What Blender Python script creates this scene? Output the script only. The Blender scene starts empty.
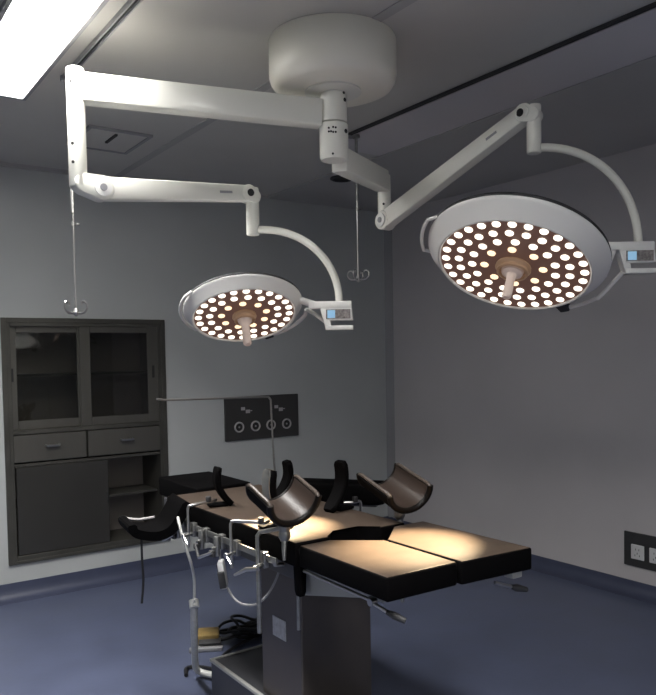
import bpy, bmesh, math, random
from mathutils import Vector as V, Matrix as M
random.seed(4)
COL = bpy.context.scene.collection
PI = math.pi

# ------------------------------------------------------------------ materials
def mat(name, col, rough=.5, metal=0, emit=None, es=0, noise=0, nscale=8, bump=0, bscale=60, coat=0, spec=None, stretch=None, rvar=0):
    m = bpy.data.materials.new(name); m.use_nodes = True
    nt = m.node_tree; b = nt.nodes['Principled BSDF']
    b.inputs['Base Color'].default_value = (*col, 1)
    b.inputs['Roughness'].default_value = rough
    b.inputs['Metallic'].default_value = metal
    if spec is not None: b.inputs['Specular IOR Level'].default_value = spec
    if coat: b.inputs['Coat Weight'].default_value = coat
    if emit: b.inputs['Emission Color'].default_value = (*emit, 1); b.inputs['Emission Strength'].default_value = es
    if noise or bump or rvar:
        tc = nt.nodes.new('ShaderNodeTexCoord'); mp = nt.nodes.new('ShaderNodeMapping')
        if stretch: mp.inputs['Scale'].default_value = stretch
        nt.links.new(tc.outputs['Object'], mp.inputs['Vector'])
    if noise or rvar:
        n = nt.nodes.new('ShaderNodeTexNoise'); n.inputs['Scale'].default_value = nscale; n.inputs['Detail'].default_value = 4
        nt.links.new(mp.outputs[0], n.inputs['Vector'])
    if noise:
        r = nt.nodes.new('ShaderNodeValToRGB')
        r.color_ramp.elements[0].position = .3; r.color_ramp.elements[1].position = .7
        r.color_ramp.elements[0].color = (*[c * (1 - noise) for c in col], 1)
        r.color_ramp.elements[1].color = (*[min(1, c * (1 + noise)) for c in col], 1)
        nt.links.new(n.outputs['Fac'], r.inputs[0]); nt.links.new(r.outputs[0], b.inputs['Base Color'])
    if rvar:
        mr = nt.nodes.new('ShaderNodeMapRange'); mr.inputs[3].default_value = rough - rvar; mr.inputs[4].default_value = rough + rvar
        nt.links.new(n.outputs['Fac'], mr.inputs[0]); nt.links.new(mr.outputs[0], b.inputs['Roughness'])
    if bump:
        n2 = nt.nodes.new('ShaderNodeTexNoise'); n2.inputs['Scale'].default_value = bscale; n2.inputs['Detail'].default_value = 3
        nt.links.new(mp.outputs[0], n2.inputs['Vector'])
        bp = nt.nodes.new('ShaderNodeBump'); bp.inputs['Strength'].default_value = bump; bp.inputs['Distance'].default_value = .003
        nt.links.new(n2.outputs['Fac'], bp.inputs['Height']); nt.links.new(bp.outputs[0], b.inputs['Normal'])
    return m

WALL = mat('wall_paint', (.46, .475, .47), .55, noise=.04, nscale=1.5, bump=.1)
WALLR = mat('wall_paint_warm', (.52, .495, .50), .55, noise=.04, nscale=1.5, bump=.1)
CEIL = mat('ceiling_paint', (.52, .505, .475), .5, noise=.05, nscale=1.2)
CEILD = mat('ceiling_strip_dark', (.42, .41, .395), .5, noise=.05, nscale=1.2)
CEILL = mat('ceiling_strip_pale', (.60, .57, .58), .5, noise=.04, nscale=1.2)
SEAM = mat('ceiling_seam', (.42, .41, .40), .8)
FLOOR = mat('blue_vinyl', (.078, .092, .150), .42, noise=.10, nscale=5, bump=.15, bscale=30, rvar=.06)
COVE = mat('blue_vinyl_skirting', (.05, .058, .098), .4, noise=.08, nscale=6)
TRIM = mat('grey_trim', (.27, .27, .28), .5)
WHITE = mat('warm_white_enamel', (.80, .79, .72), .38, coat=.2, noise=.02, nscale=3)
CREAM = mat('cream_enamel', (.88, .85, .74), .4, coat=.2, noise=.02, nscale=3)
WHITE2 = mat('lamp_housing_enamel', (.80, .79, .76), .35, coat=.3)
DGREY = mat('dark_rubber', (.03, .03, .032), .6)
HOLE = mat('dark_bolt_hole', (.02, .02, .02), .7)
STEEL = mat('satin_stainless', (.34, .34, .33), .42, metal=1, noise=.12, nscale=6, stretch=(1, 1, 8))
STEELD = mat('brushed_stainless_dark', (.115, .11, .098), .42, metal=.6, noise=.05, nscale=4, stretch=(5, 5, .6), rvar=.08)
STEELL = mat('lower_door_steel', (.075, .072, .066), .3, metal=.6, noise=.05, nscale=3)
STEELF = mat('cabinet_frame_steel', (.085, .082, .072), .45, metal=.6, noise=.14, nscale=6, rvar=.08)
CHROME = mat('chrome', (.55, .54, .53), .28, metal=1)
BRASSY = mat('warm_steel_bar', (.75, .6, .42), .25, metal=1)
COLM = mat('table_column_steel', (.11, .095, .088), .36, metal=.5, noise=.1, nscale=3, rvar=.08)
BASEM = mat('table_base_steel', (.10, .10, .11), .45, metal=.6, noise=.12, nscale=3)
LEATHER = mat('black_leather_lit', (.062, .045, .034), .45, spec=.18, noise=.08, nscale=25, bump=.2, bscale=180)  # paler copy for the pad tops, lamp light painted in
LEATHS = mat('black_leather_matt', (.0015, .0013, .0015), .7, bump=.15, bscale=180, spec=.05)  # near-black copy; paints in shade on pad sides and trough outsides
LEATHB = mat('gutter_leather_lit', (.036, .025, .020), .36, spec=.3, noise=.08, nscale=20, bump=.2, bscale=160)  # paler copy for the lit inside of the troughs, light painted in
RIMHI = mat('rim_highlight_leather', (.07, .055, .046), .4, spec=.3)  # highlight on the trough rims, painted as a paler edge
LEATHR = mat('rolled_leather_edge', (.004, .003, .0025), .42, spec=.15)
PAINT = mat('grey_painted_plate', (.42, .42, .40), .4)
GLASS = mat('cabinet_glass', (.085, .082, .075), .12, metal=0, noise=.05, nscale=2, spec=.6)
BACKP = mat('cabinet_inner_back', (.22, .195, .175), .5)
PANEL = mat('outlet_panel_black', (.035, .034, .033), .35, coat=.2)
RING = mat('outlet_ring', (.42, .40, .40), .4)
SOCK = mat('socket_white', (.62, .62, .62), .4)
FACE = mat('lamp_face_brown', (.11, .06, .048), .3, emit=(.42, .22, .16), es=.16)  # faint emission paints in the LED haze over the face
HUB = mat('lamp_hub_amber', (.40, .27, .18), .4, emit=(.9, .5, .25), es=.05)  # slight emission paints the warm LED glow onto the hub
HANDLE = mat('sterile_handle', (.62, .52, .47), .5, emit=(.8, .6, .5), es=.12)  # emission stands in for LED light falling on the handle
LED = mat('led_lens', (1, .95, .85), .3, emit=(1, .89, .74), es=2.0)
LEDW = mat('led_lens_warm', (1, .8, .55), .3, emit=(1, .72, .46), es=1.5)
SCREEN = mat('lcd_screen', (.1, .2, .3), .3, emit=(.30, .52, .72), es=.7)
KEYS = mat('keypad', (.20, .18, .175), .5, noise=.5, nscale=90)
DIFF = mat('light_diffuser', (.9, .9, .9), .5, emit=(1, .985, .96), es=24)
CABLE = mat('black_cable', (.012, .012, .014), .5)
HOSE = mat('white_hose', (.60, .60, .57), .5, noise=.1, nscale=40)
YEL = mat('pedal_ochre', (.22, .15, .05), .5, noise=.2, nscale=20)
STICK = mat('sticker_paper', (.50, .50, .52), .6, noise=.15, nscale=60)
PLAS = mat('grey_plastic', (.30, .30, .31), .45)

# ------------------------------------------------------------------ mesh helpers
def bm_new(): return bmesh.new()
def put(bm, name, m, parent=None, smooth=True, world=True, mats=None):
    """link bm as one mesh; world=True means its vertices are in world coordinates"""
    if parent is not None and world: bm.transform(RM[parent.name].inverted())
    bmesh.ops.recalc_face_normals(bm, faces=bm.faces[:])
    me = bpy.data.meshes.new(name); bm.to_mesh(me); bm.free()
    for x in (mats or [m]): me.materials.append(x)
    o = bpy.data.objects.new(name, me); COL.objects.link(o)
    if parent is not None: o.parent = parent; RM[o.name] = RM[parent.name].copy()
    else: RM[o.name] = M.Identity(4)
    if smooth:
        for p in me.polygons: p.use_smooth = True
        try: me.set_sharp_from_angle(angle=math.radians(38))
        except Exception: pass
    return o
RM = {}
def thing(name, label, cat, mtx=None, loc=None, group=None):
    o = bpy.data.objects.new(name, None); COL.objects.link(o); o.empty_display_size = .05
    m = mtx if mtx is not None else M.Translation(V(loc))
    o.matrix_world = m; RM[o.name] = m.copy()
    return tag(o, label, cat, group)
def tag(o, label, cat, group=None):
    o['label'] = label; o['category'] = cat
    if group: o['group'] = group
    return o
def struct(o): o['kind'] = 'structure'; return o
def recenter(o):
    """put a single-mesh object's origin at the bottom middle of its box"""
    me = o.data; xs = [v.co for v in me.vertices]
    c = V(((min(p.x for p in xs) + max(p.x for p in xs)) / 2, (min(p.y for p in xs) + max(p.y for p in xs)) / 2, min(p.z for p in xs)))
    me.transform(M.Translation(-c)); o.location = c; return o

def box(bm, a, b, bev=0, mtx=None, seg=2):
    a = V(a); b = V(b); c = (a + b) / 2; s = b - a
    r = bmesh.ops.create_cube(bm, size=1); vs = r['verts']
    for v in vs: v.co = V((v.co.x * s.x, v.co.y * s.y, v.co.z * s.z)) + c
    if bev:
        es = list({e for v in vs for e in v.link_edges})
        r2 = bmesh.ops.bevel(bm, geom=es, offset=bev, segments=seg, affect='EDGES', profile=.5)
        vs = list({v for f in r2['faces'] for v in f.verts} | {v for v in vs if v.is_valid})
    if mtx: bmesh.ops.transform(bm, matrix=mtx, verts=vs)
    return vs
def frame_z(d, up=V((0, 0, 1))):
    z = V(d).normalized()
    x = up.cross(z)
    if x.length < 1e-4: x = V((1, 0, 0)).cross(z)
    x.normalize(); y = z.cross(x)
    return M((x, y, z)).transposed().to_4x4()
def cyl(bm, p, q, r, r2=None, seg=20, bev=0):
    p = V(p); q = V(q); d = q - p
    mt = M.Translation((p + q) / 2) @ frame_z(d)
    res = bmesh.ops.create_cone(bm, cap_ends=True, segments=seg, radius1=r, radius2=r if r2 is None else r2, depth=d.length, matrix=mt)
    if bev:
        es = [e for e in {e for v in res['verts'] for e in v.link_edges} if any(len(f.verts) > 4 for f in e.link_faces)]
        bmesh.ops.bevel(bm, geom=es, offset=bev, segments=2, affect='EDGES', profile=.5)
def smooth_pts(pts, n=6):
    pts = [V(p) for p in pts]; out = []
    P = [pts[0] * 2 - pts[1]] + pts + [pts[-1] * 2 - pts[-2]]
    for i in range(1, len(P) - 2):
        a, b, c, d = P[i - 1:i + 3]
        for k in range(n):
            t = k / n
            out.append(.5 * ((2 * b) + (c - a) * t + (2 * a - 5 * b + 4 * c - d) * t * t + (3 * b - a - 3 * c + d) * t ** 3))
    out.append(pts[-1]); return out
def tube(bm, pts, r, seg=10, sm=0, closed=False, prof=None):
    pts = smooth_pts(pts, sm) if sm else [V(p) for p in pts]
    n = len(pts); rings = []; up = None
    for i, p in enumerate(pts):
        if closed: t = pts[(i + 1) % n] - pts[i - 1]
        elif i == 0: t = pts[1] - p
        elif i == n - 1: t = p - pts[i - 1]
        else: t = (pts[i + 1] - p).normalized() + (p - pts[i - 1]).normalized()
        t.normalize()
        if up is None:
            up = V((0, 0, 1)) if abs(t.z) < .9 else V((1, 0, 0))
        x = up.cross(t); x.normalize(); y = t.cross(x); up = y
        rr = r[i] if isinstance(r, (list, tuple)) else r
        if prof: ring = [bm.verts.new(p + x * a + y * b) for a, b in prof]
        else: ring = [bm.verts.new(p + (x * math.cos(2 * PI * k / seg) + y * math.sin(2 * PI * k / seg)) * rr) for k in range(seg)]
        rings.append(ring)
    m = len(rings[0])
    for i in range(n if closed else n - 1):
        A = rings[i]; B = rings[(i + 1) % n]
        for k in range(m): bm.faces.new((A[k], A[(k + 1) % m], B[(k + 1) % m], B[k]))
    if not closed: bm.faces.new(rings[0][::-1]); bm.faces.new(rings[-1])
def lathe(bm, prof, seg=64, mtx=None):
    rings = []
    for r, z in prof:
        if r < 1e-6: rings.append([bm.verts.new((0, 0, z))])
        else: rings.append([bm.verts.new((r * math.cos(2 * PI * k / seg), r * math.sin(2 * PI * k / seg), z)) for k in range(seg)])
    for A, B in zip(rings, rings[1:]):
        if len(A) == 1 and len(B) == 1: continue
        for k in range(seg):
            j = (k + 1) % seg
            if len(A) == 1: bm.faces.new((A[0], B[k], B[j]))
            elif len(B) == 1: bm.faces.new((A[k], A[j], B[0]))
            else: bm.faces.new((A[k], A[j], B[j], B[k]))
    if mtx: bmesh.ops.transform(bm, matrix=mtx, verts=[v for r in rings for v in r])
def prism(bm, poly, h0, h1, mtx=None, bev=0):
    """poly in xy, extruded z from h0 to h1"""
    a = [bm.verts.new((x, y, h0)) for x, y in poly]; b = [bm.verts.new((x, y, h1)) for x, y in poly]
    n = len(poly); fs = [bm.faces.new(a[::-1]), bm.faces.new(b)]
    for i in range(n): fs.append(bm.faces.new((a[i], a[(i + 1) % n], b[(i + 1) % n], b[i])))
    vs = a + b
    if bev:
        es = list({e for f in fs for e in f.edges})
        r = bmesh.ops.bevel(bm, geom=es, offset=bev, segments=3, affect='EDGES', profile=.5)
        vs = list({v for f in r['faces'] for v in f.verts} | {v for v in vs if v.is_valid})
    if mtx: bmesh.ops.transform(bm, matrix=mtx, verts=vs)
def plane_frame(o, ex, ey):
    ex = V(ex).normalized(); ey = V(ey).normalized(); ez = ex.cross(ey)
    m = M((ex, ey, ez)).transposed().to_4x4(); m.translation = V(o); return m
def mk(fn, *a, **k): bm = bm_new(); fn(bm, *a, **k); return bm

# ------------------------------------------------------------------ the room
X1, Y1, H = 4.395, 5.266, 2.9
X0, Y0 = -1.9, -2.3
CX0, CX1, CZ0, CZ1 = 1.07, 2.19, .245, 1.877      # cabinet niche
struct(put(mk(box, (X0 - .1, Y0 - .1, -.1), (X1 + .1, Y1 + .1, 0)), 'floor', FLOOR, smooth=False))
struct(put(mk(box, (X0 - .1, Y0 - .1, H), (X1 + .1, Y1 + .1, H + .1)), 'ceiling', CEIL, smooth=False))
bm = bm_new()
# wall with a niche for the cabinet
for a, b in (((X0, Y1, 0), (CX0, Y1 + .1, H)), ((CX1, Y1, 0), (X1 + .1, Y1 + .1, H)),
             ((CX0, Y1, 0), (CX1, Y1 + .1, CZ0)), ((CX0, Y1, CZ1), (CX1, Y1 + .1, H)),
             ((CX0, Y1 + .42, CZ0 - .05), (CX1, Y1 + .46, CZ1 + .05)), ((CX0 - .05, Y1 + .1, CZ0), (CX0, Y1 + .46, CZ1)),
             ((CX1, Y1 + .1, CZ0), (CX1 + .05, Y1 + .46, CZ1)), ((CX0, Y1 + .1, CZ1), (CX1, Y1 + .46, CZ1 + .05)), ((CX0, Y1 + .1, CZ0 - .05), (CX1, Y1 + .46, CZ0))):
    box(bm, a, b)
struct(put(bm, 'wall_left', WALL, smooth=False))
struct(put(mk(box, (X1, Y0 - .1, 0), (X1 + .1, Y1, H)), 'wall_right', WALLR, smooth=False))
struct(put(mk(box, (X0 - .1, Y0, 0), (X0, Y1 + .1, H)), 'wall_near', WALL, smooth=False))
struct(put(mk(box, (X0, Y0 - .1, 0), (X1, Y0, H)), 'wall_back', WALL, smooth=False))
cove = [(0, 0), (.085, .0), (.085, .002), (.055, .006), (.03, .02), (.015, .045), (.010, .075), (.008, .112), (0, .112)]
bm = mk(prism, cove, X0, X1, mtx=M(((0, 0, 1, 0), (-1, 0, 0, Y1), (0, 1, 0, 0), (0, 0, 0, 1))))
struct(put(bm, 'baseboard_left', COVE))
cove2 = [(x, z * .8) for x, z in cove]
bm = mk(prism, cove2, Y0, Y1, mtx=M(((-1, 0, 0, X1), (0, 0, 1, 0), (0, 1, 0, 0), (0, 0, 0, 1))))
struct(put(bm, 'baseboard_right', COVE))
# coved strip up the corner
bm = mk(prism, [(0, 0), (-.055, 0), (-.05, -.008), (-.022, -.022), (-.008, -.05), (0, -.055)], .1, H, mtx=M.Translation((X1, Y1, 0)))
struct(put(bm, 'trim_1', TRIM))
# darker and paler ceiling strips near the walls, and the joint across the ceiling
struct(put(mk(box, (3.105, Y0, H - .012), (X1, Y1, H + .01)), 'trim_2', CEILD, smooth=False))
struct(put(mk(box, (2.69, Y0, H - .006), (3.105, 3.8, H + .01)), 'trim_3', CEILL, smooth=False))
struct(put(mk(box, (1.835, Y0, H - .004), (1.885, Y1, H + .01)), 'trim_4', SEAM, smooth=False))
struct(put(mk(box, (X0, Y1 - .05, H - .02), (3.1, Y1, H + .01)), 'trim_5', CEILD, smooth=False))

PW = 42
DIFF_FILL = mat('fill_diffuser', (.9, .9, .9), .5, emit=(1, .985, .96), es=24)
def ceiling_light(x0, x1, y0, y1, label, dm=None):
    t = thing('ceiling_light', label, 'ceiling light', loc=((x0 + x1) / 2, (y0 + y1) / 2, H - .02))
    bm = bm_new(); w = .018
    box(bm, (x0 - w, y0 - w, H - .022), (x0, y1 + w, H)); box(bm, (x1, y0 - w, H - .022), (x1 + w, y1 + w, H))
    box(bm, (x0, y0 - w, H - .022), (x1, y0, H)); box(bm, (x0, y1, H - .022), (x1, y1 + w, H))
    put(bm, 'frame', TRIM, t, smooth=False)
    put(mk(box, (x0, y0, H - .012), (x1, y1, H - .002)), 'diffuser', dm or DIFF, t, smooth=False)
    d = bpy.data.lights.new('panel_light', 'AREA'); d.shape = 'RECTANGLE'; d.size = x1 - x0; d.size_y = y1 - y0; d.energy = PW * (1.25 if dm is None else 1); d.spread = math.radians(125); d.color = (1, .985, .96)
    l = bpy.data.objects.new('panel_light', d); COL.objects.link(l); l.location = ((x0 + x1) / 2, (y0 + y1) / 2, H - .0235)
ceiling_light(.65, .915, 2.62, 3.86, 'glowing white rectangular ceiling light panel at the upper left')
ceiling_light(.65, .915, .15, 1.39, 'added unseen ceiling fill light panel straight above the viewpoint', DIFF_FILL)  # this and the next are unseen fill panels, added to brighten the room
ceiling_light(.65, .915, -2.0, -.78, 'added unseen ceiling fill light panel far behind the viewpoint', DIFF_FILL)

def track(x, y0, y1, label, cm=None, hw=.016):
    t = thing('ceiling_track', label, 'track', loc=(x, y1, H - .03))
    bm = bm_new()
    for s in (-1, 1): box(bm, (x + s * hw - .004, y0, H - hw * 1.7), (x + s * hw + .004, y1, H), bev=.002)
    put(bm, 'channel', cm or PLAS, t, smooth=False)
    put(mk(box, (x - hw + .004, y0, H - .010), (x + hw - .004, y1, H - .001)), 'slot', HOLE, t, smooth=False)
    put(mk(box, (x - .022, y1, H - .03), (x + .022, y1 + .012, H), bev=.003), 'end_cap', PLAS, t)
track(1.02, -.6, 3.50, 'thin grey drip hanger track on the ceiling beside the light panel', None, .012)
track(2.655, -.6, 3.52, 'thin dark drip hanger track on the ceiling right of the round lamp mount', DGREY, .008)

def hanger(x, y, z, label):
    t = thing('iv_hanger', label, 'iv hanger', loc=(x, y, z), group='drip hangers on the ceiling tracks')
    put(mk(box, (x - .014, y - .02, H - .05), (x + .014, y + .02, H - .028), bev=.004), 'carriage', STEEL, t)
    bm = bm_new(); cyl(bm, (x, y, H - .05), (x, y, z + .45), .009, seg=12)
    put(bm, 'sleeve', STEEL, t)
    bm = bm_new(); cyl(bm, (x, y, z + .46), (x, y, z), .0055, seg=12); put(bm, 'rod', CHROME, t)
    bm = bm_new(); cyl(bm, (x, y, z + .39), (x, y, z + .41), .010, seg=12); box(bm, (x, y - .004, z + .395), (x + .028, y + .004, z + .405), bev=.002); put(bm, 'locking_screw', STEEL, t)
    bm = bm_new(); lathe(bm, [(0, -.02), (.010, -.015), (.016, 0), (.010, .016), (0, .018)], 16, M.Translation((x, y, z))); put(bm, 'hub', CHROME, t)
    for k in range(4):
        a = .5 + k * PI / 2; dx, dy = math.cos(a), math.sin(a)
        pts = [(0, .0), (.025, -.006), (.05, -.002), (.068, .018), (.062, .042), (.042, .046), (.036, .034)]
        bm = mk(tube, [(x + dx * r, y + dy * r, z + h) for r, h in pts], .0042, 8, 4)
        put(bm, 'hook', CHROME, t)
hanger(1.02, 3.452, 1.82, 'long steel drip hanger rod with four hooks hanging left, above the cabinet')
hanger(2.65, 3.452, 2.045, 'thin steel drip hanger rod hanging behind the round lamp mount near the corner')

# hatch and round fitting in the ceiling
t = thing('ceiling_hatch', 'square flush access hatch in the ceiling behind the left lamp arm', 'hatch', loc=(1.52, 4.37, H))
put(mk(box, (1.35, 4.17, H - .008), (1.68, 4.57, H)), 'panel', CEIL, t, smooth=False)
bm = bm_new()
for a, b in (((1.33, 4.15), (1.35, 4.59)), ((1.68, 4.15), (1.70, 4.59)), ((1.35, 4.15), (1.68, 4.17)), ((1.35, 4.57), (1.68, 4.59))): box(bm, (*a, H - .014), (*b, H))
put(bm, 'frame', TRIM, t, smooth=False)
put(mk(box, (1.50, 4.22, H - .018), (1.515, 4.40, H - .008)), 'latch', HOLE, t, smooth=False)
t = thing('ceiling_vent', 'small dark round ceiling vent just behind the lamp column', 'vent', loc=(3.231, 4.385, H))
mt = M.Translation((3.231, 4.385, H - .012))
t.location = mt.translation; RM[t.name] = mt.copy()
bm = mk(lathe, [(.062, 0), (.085, 0), (.088, -.010), (.072, -.018), (.062, -.012), (.062, 0)], 32, mt); put(bm, 'rim', DGREY, t)
bm = mk(lathe, [(.0, -.004), (.063, -.004), (.063, 0), (0, 0)], 32, mt); put(bm, 'grille', HOLE, t)

# ------------------------------------------------------------------ recessed steel cabinet
F = Y1 - .012
t = thing('medical_cabinet', 'recessed stainless steel cabinet with glass sliding doors and two drawers in left wall', 'cabinet', loc=((CX0 + CX1) / 2, Y1 + .1, CZ0))
bm = bm_new()
for a, b in (((CX0, F, CZ0), (CX0 + .045, Y1 + .40, CZ1)), ((CX1 - .045, F, CZ0), (CX1, Y1 + .40, CZ1)),
             ((CX0 + .045, F, CZ1 - .045), (CX1 - .045, Y1 + .40, CZ1)), ((CX0 + .045, F, CZ0), (CX1 - .045, Y1 + .40, CZ0 + .04)),
             ((CX0 + .045, F, 1.105), (CX1 - .045, Y1 + .40, 1.135)), ((CX0 + .045, F + .01, .885), (CX1 - .045, Y1 + .38, .905)),
             ((CX0 - .012, F - .006, CZ0 - .012), (CX0 + .02, F + .014, CZ1 + .012)), ((CX1 - .02, F - .006, CZ0 - .012), (CX1 + .012, F + .014, CZ1 + .012)),
             ((CX0 + .02, F - .006, CZ1 - .02), (CX1 - .02, F + .014, CZ1 + .012)), ((CX0 + .02, F - .006, CZ0 - .012), (CX1 - .02, F + .014, CZ0 + .01))):
    box(bm, a, b, bev=.002, seg=1)
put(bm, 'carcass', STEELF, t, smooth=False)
put(mk(box, (CX0 + .045, Y1 + .36, CZ0 + .04), (CX1 - .045, Y1 + .40, CZ1 - .045)), 'back_panel', BACKP, t, smooth=False)
put(mk(box, (CX0 + .05, Y1 + .06, 1.495), (CX1 - .05, Y1 + .34, 1.510)), 'shelf', STEELF, t, smooth=False)
put(mk(box, (CX0 + .05, Y1 + .06, .60), (CX1 - .05, Y1 + .34, .615)), 'shelf', STEELF, t, smooth=False)
def glass_door(x0, x1, z0, z1, y, sl, sr, grip):
    bm = bm_new()
    box(bm, (x0, y, z0), (x0 + sl, y + .02, z1), bev=.003, seg=1); box(bm, (x1 - sr, y, z0), (x1, y + .02, z1), bev=.003, seg=1)
    box(bm, (x0 + sl, y, z1 - .055), (x1 - sr, y + .02, z1), bev=.003, seg=1); box(bm, (x0 + sl, y, z0), (x1 - sr, y + .02, z0 + .06), bev=.003, seg=1)
    d = put(bm, 'sliding_door', STEELD, t, smooth=False)
    bm = mk(box, (x0 + sl, y + .008, z0 + .06), (x1 - sr, y + .012, z1 - .055)); put(bm, 'pane', CABGL, d, smooth=False)
    bm = mk(box, (grip - .009, y - .004, 1.46), (grip + .009, y + .002, 1.55), bev=.002); put(bm, 'finger_pull', HOLE, d, smooth=False)
CABGL = bpy.data.materials.new('clear_glass'); CABGL.use_nodes = True
_n = CABGL.node_tree; _n.nodes.clear(); _o = _n.nodes.new('ShaderNodeOutputMaterial'); _m = _n.nodes.new('ShaderNodeMixShader')
_t = _n.nodes.new('ShaderNodeBsdfTransparent'); _g = _n.nodes.new('ShaderNodeBsdfGlossy'); _f = _n.nodes.new('ShaderNodeFresnel')
_t.inputs[0].default_value = (.72, .72, .70, 1); _g.inputs['Roughness'].default_value = .02; _f.inputs[0].default_value = 1.6
_a = _n.nodes.new('ShaderNodeMath'); _a.operation = 'ADD'; _a.inputs[1].default_value = .0
_n.links.new(_f.outputs[0], _a.inputs[0]); _n.links.new(_a.outputs[0], _m.inputs[0]); _n.links.new(_t.outputs[0], _m.inputs[1]); _n.links.new(_g.outputs[0], _m.inputs[2]); _n.links.new(_m.outputs[0], _o.inputs[0])
glass_door(1.087, 1.63, 1.135, 1.845, F + .032, .07, .07, 1.125)
glass_door(1.57, 2.15, 1.135, 1.845, F + .008, .075, .085, 2.108)
for x0, x1, z0, z1 in ((1.112, 1.60, .915, 1.10), (1.612, 2.148, .915, 1.10)):
    bm = mk(box, (x0, F + .004, z0), (x1, F + .30, z1), bev=.004, seg=1); d = put(bm, 'drawer', STEELD, t, smooth=False)
    xc = (x0 + x1) / 2 + .01; bm = bm_new()
    tube(bm, [(xc - .045, F + .004, 1.02), (xc - .04, F - .02, 1.018), (xc + .04, F - .02, 1.018), (xc + .045, F + .004, 1.02)], .009, 8)
    put(bm, 'handle', CHROME, d)
for x0, x1, y, g in ((1.125, 1.75, F + .008, 1.735),):
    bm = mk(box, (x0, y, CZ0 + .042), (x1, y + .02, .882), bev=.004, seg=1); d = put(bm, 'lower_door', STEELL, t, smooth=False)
    bm = mk(box, (g - .008, y - .003, .57), (g + .008, y + .002, .65), bev=.002); put(bm, 'finger_pull', HOLE, d, smooth=False)

# ------------------------------------------------------------------ gas outlet panel
t = thing('gas_outlet_panel', 'black medical gas outlet panel with four round sockets on the left wall', 'outlet panel', loc=(3.03, Y1, .935))
put(mk(box, (2.685, Y1 - .016, .935), (3.374, Y1, 1.286), bev=.004), 'plate', PANEL, t, smooth=False)
for x in (2.807, 2.957, 3.102, 3.252):
    mt = M.Translation((x, Y1 - .016, 1.042)) @ M.Rotation(PI / 2, 4, 'X')
    o = put(mk(lathe, [(.031, 0), (.043, 0), (.043, .010), (.040, .016), (.035, .016), (.031, .008), (.031, 0)], 32, mt), 'outlet', RING, t)
    put(mk(lathe, [(0, .006), (.030, .006), (.030, .001), (0, .001)], 24, mt), 'socket_core', HOLE, o)
    put(mk(lathe, [(0, .011), (.006, .011), (.008, .006), (0, .006)], 16, mt), 'valve_pin', PLAS, o)
for x in (2.88, 3.19):
    bm = bm_new()
    box(bm, (x - .05, Y1 - .018, 1.175), (x - .015, Y1 - .015, 1.20)); box(bm, (x - .008, Y1 - .018, 1.15), (x + .03, Y1 - .015, 1.178))
    box(bm, (x + .034, Y1 - .018, 1.165), (x + .05, Y1 - .015, 1.172))
    put(bm, 'worn_sticker', RING, t, smooth=False)
# ------------------------------------------------------------------ mains socket panel on the right wall
t = thing('socket_panel', 'black wall panel with white square power sockets low on the right wall', 'socket panel', loc=(X1, 2.62, .185))
put(mk(box, (X1 - .014, 2.37, .188), (X1, 2.87, .412), bev=.003), 'plate', PANEL, t, smooth=False)
for y in (2.769, 2.64, 2.511):
    o = put(mk(box, (X1 - .022, y - .046, .24), (X1 - .012, y + .046, .336), bev=.004), 'socket', SOCK, t, smooth=False)
    bm = bm_new()
    for a, b in ((-.012, .305), (.012, .305), (-.016, .266), (.016, .266), (0, .28)):
        box(bm, (X1 - .0226, y + a - .002, b - .006), (X1 - .0215, y + a + .002, b + .006))
    put(bm, 'socket_holes', HOLE, o, smooth=False)

# ------------------------------------------------------------------ ceiling mount
ax, ay = 1.833, 2.540
t = thing('ceiling_mount', 'round cream ceiling cover with a short column carrying both surgical lamps', 'lamp mount', loc=(ax, ay, H))
mt = M.Translation((ax, ay, 0))
R0 = .264
put(mk(lathe, [(0, 2.898), (R0 - .004, 2.898), (R0, 2.89), (R0, 2.75), (R0 - .006, 2.728), (R0 - .02, 2.708), (R0 - .045, 2.698), (0, 2.694)], 96, mt), 'ceiling_cover', CREAM, t)
put(mk(lathe, [(.0, 2.70), (.115, 2.70), (.118, 2.688), (.075, 2.684), (0, 2.684)], 48, mt), 'flange', WHITE, t)
put(mk(lathe, [(0, 2.69), (.052, 2.69), (.052, 2.672), (.057, 2.67), (.057, 2.565), (0, 2.56)], 48, mt), 'column', WHITE, t)
o = put(mk(lathe, [(0, 2.56), (.056, 2.56), (.060, 2.556), (.060, 2.425), (.054, 2.412), (0, 2.410)], 48, mt), 'lower_sleeve', WHITE, t)
view = V((-.574, -.819, 0)); side = V((.819, -.574, 0))
bm = bm_new()
for a, z in ((-.35, 2.53), (-.35, 2.515), (-.05, 2.532), (-.05, 2.512), (.12, 2.53), (.12, 2.512), (-.2, 2.515), (-.1, 2.425)):
    d = view * math.cos(a) + side * math.sin(a); c = V((ax, ay, z)) + d * .0575
    bm = bm_new(); cyl(bm, c, c + d * .004, .0045, seg=10); put(bm, 'bolt', HOLE, t)
d = view * math.cos(.95) + side * math.sin(.95)
for z, r, rr in ((2.522, .0575, .009), (2.650, .0545, .008), (2.68, .050, .006)):
    c = V((ax, ay, z)) + d * r; bm = bm_new(); cyl(bm, c, c + d * .005, rr, seg=12); put(bm, 'bolt', HOLE, t)

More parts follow.
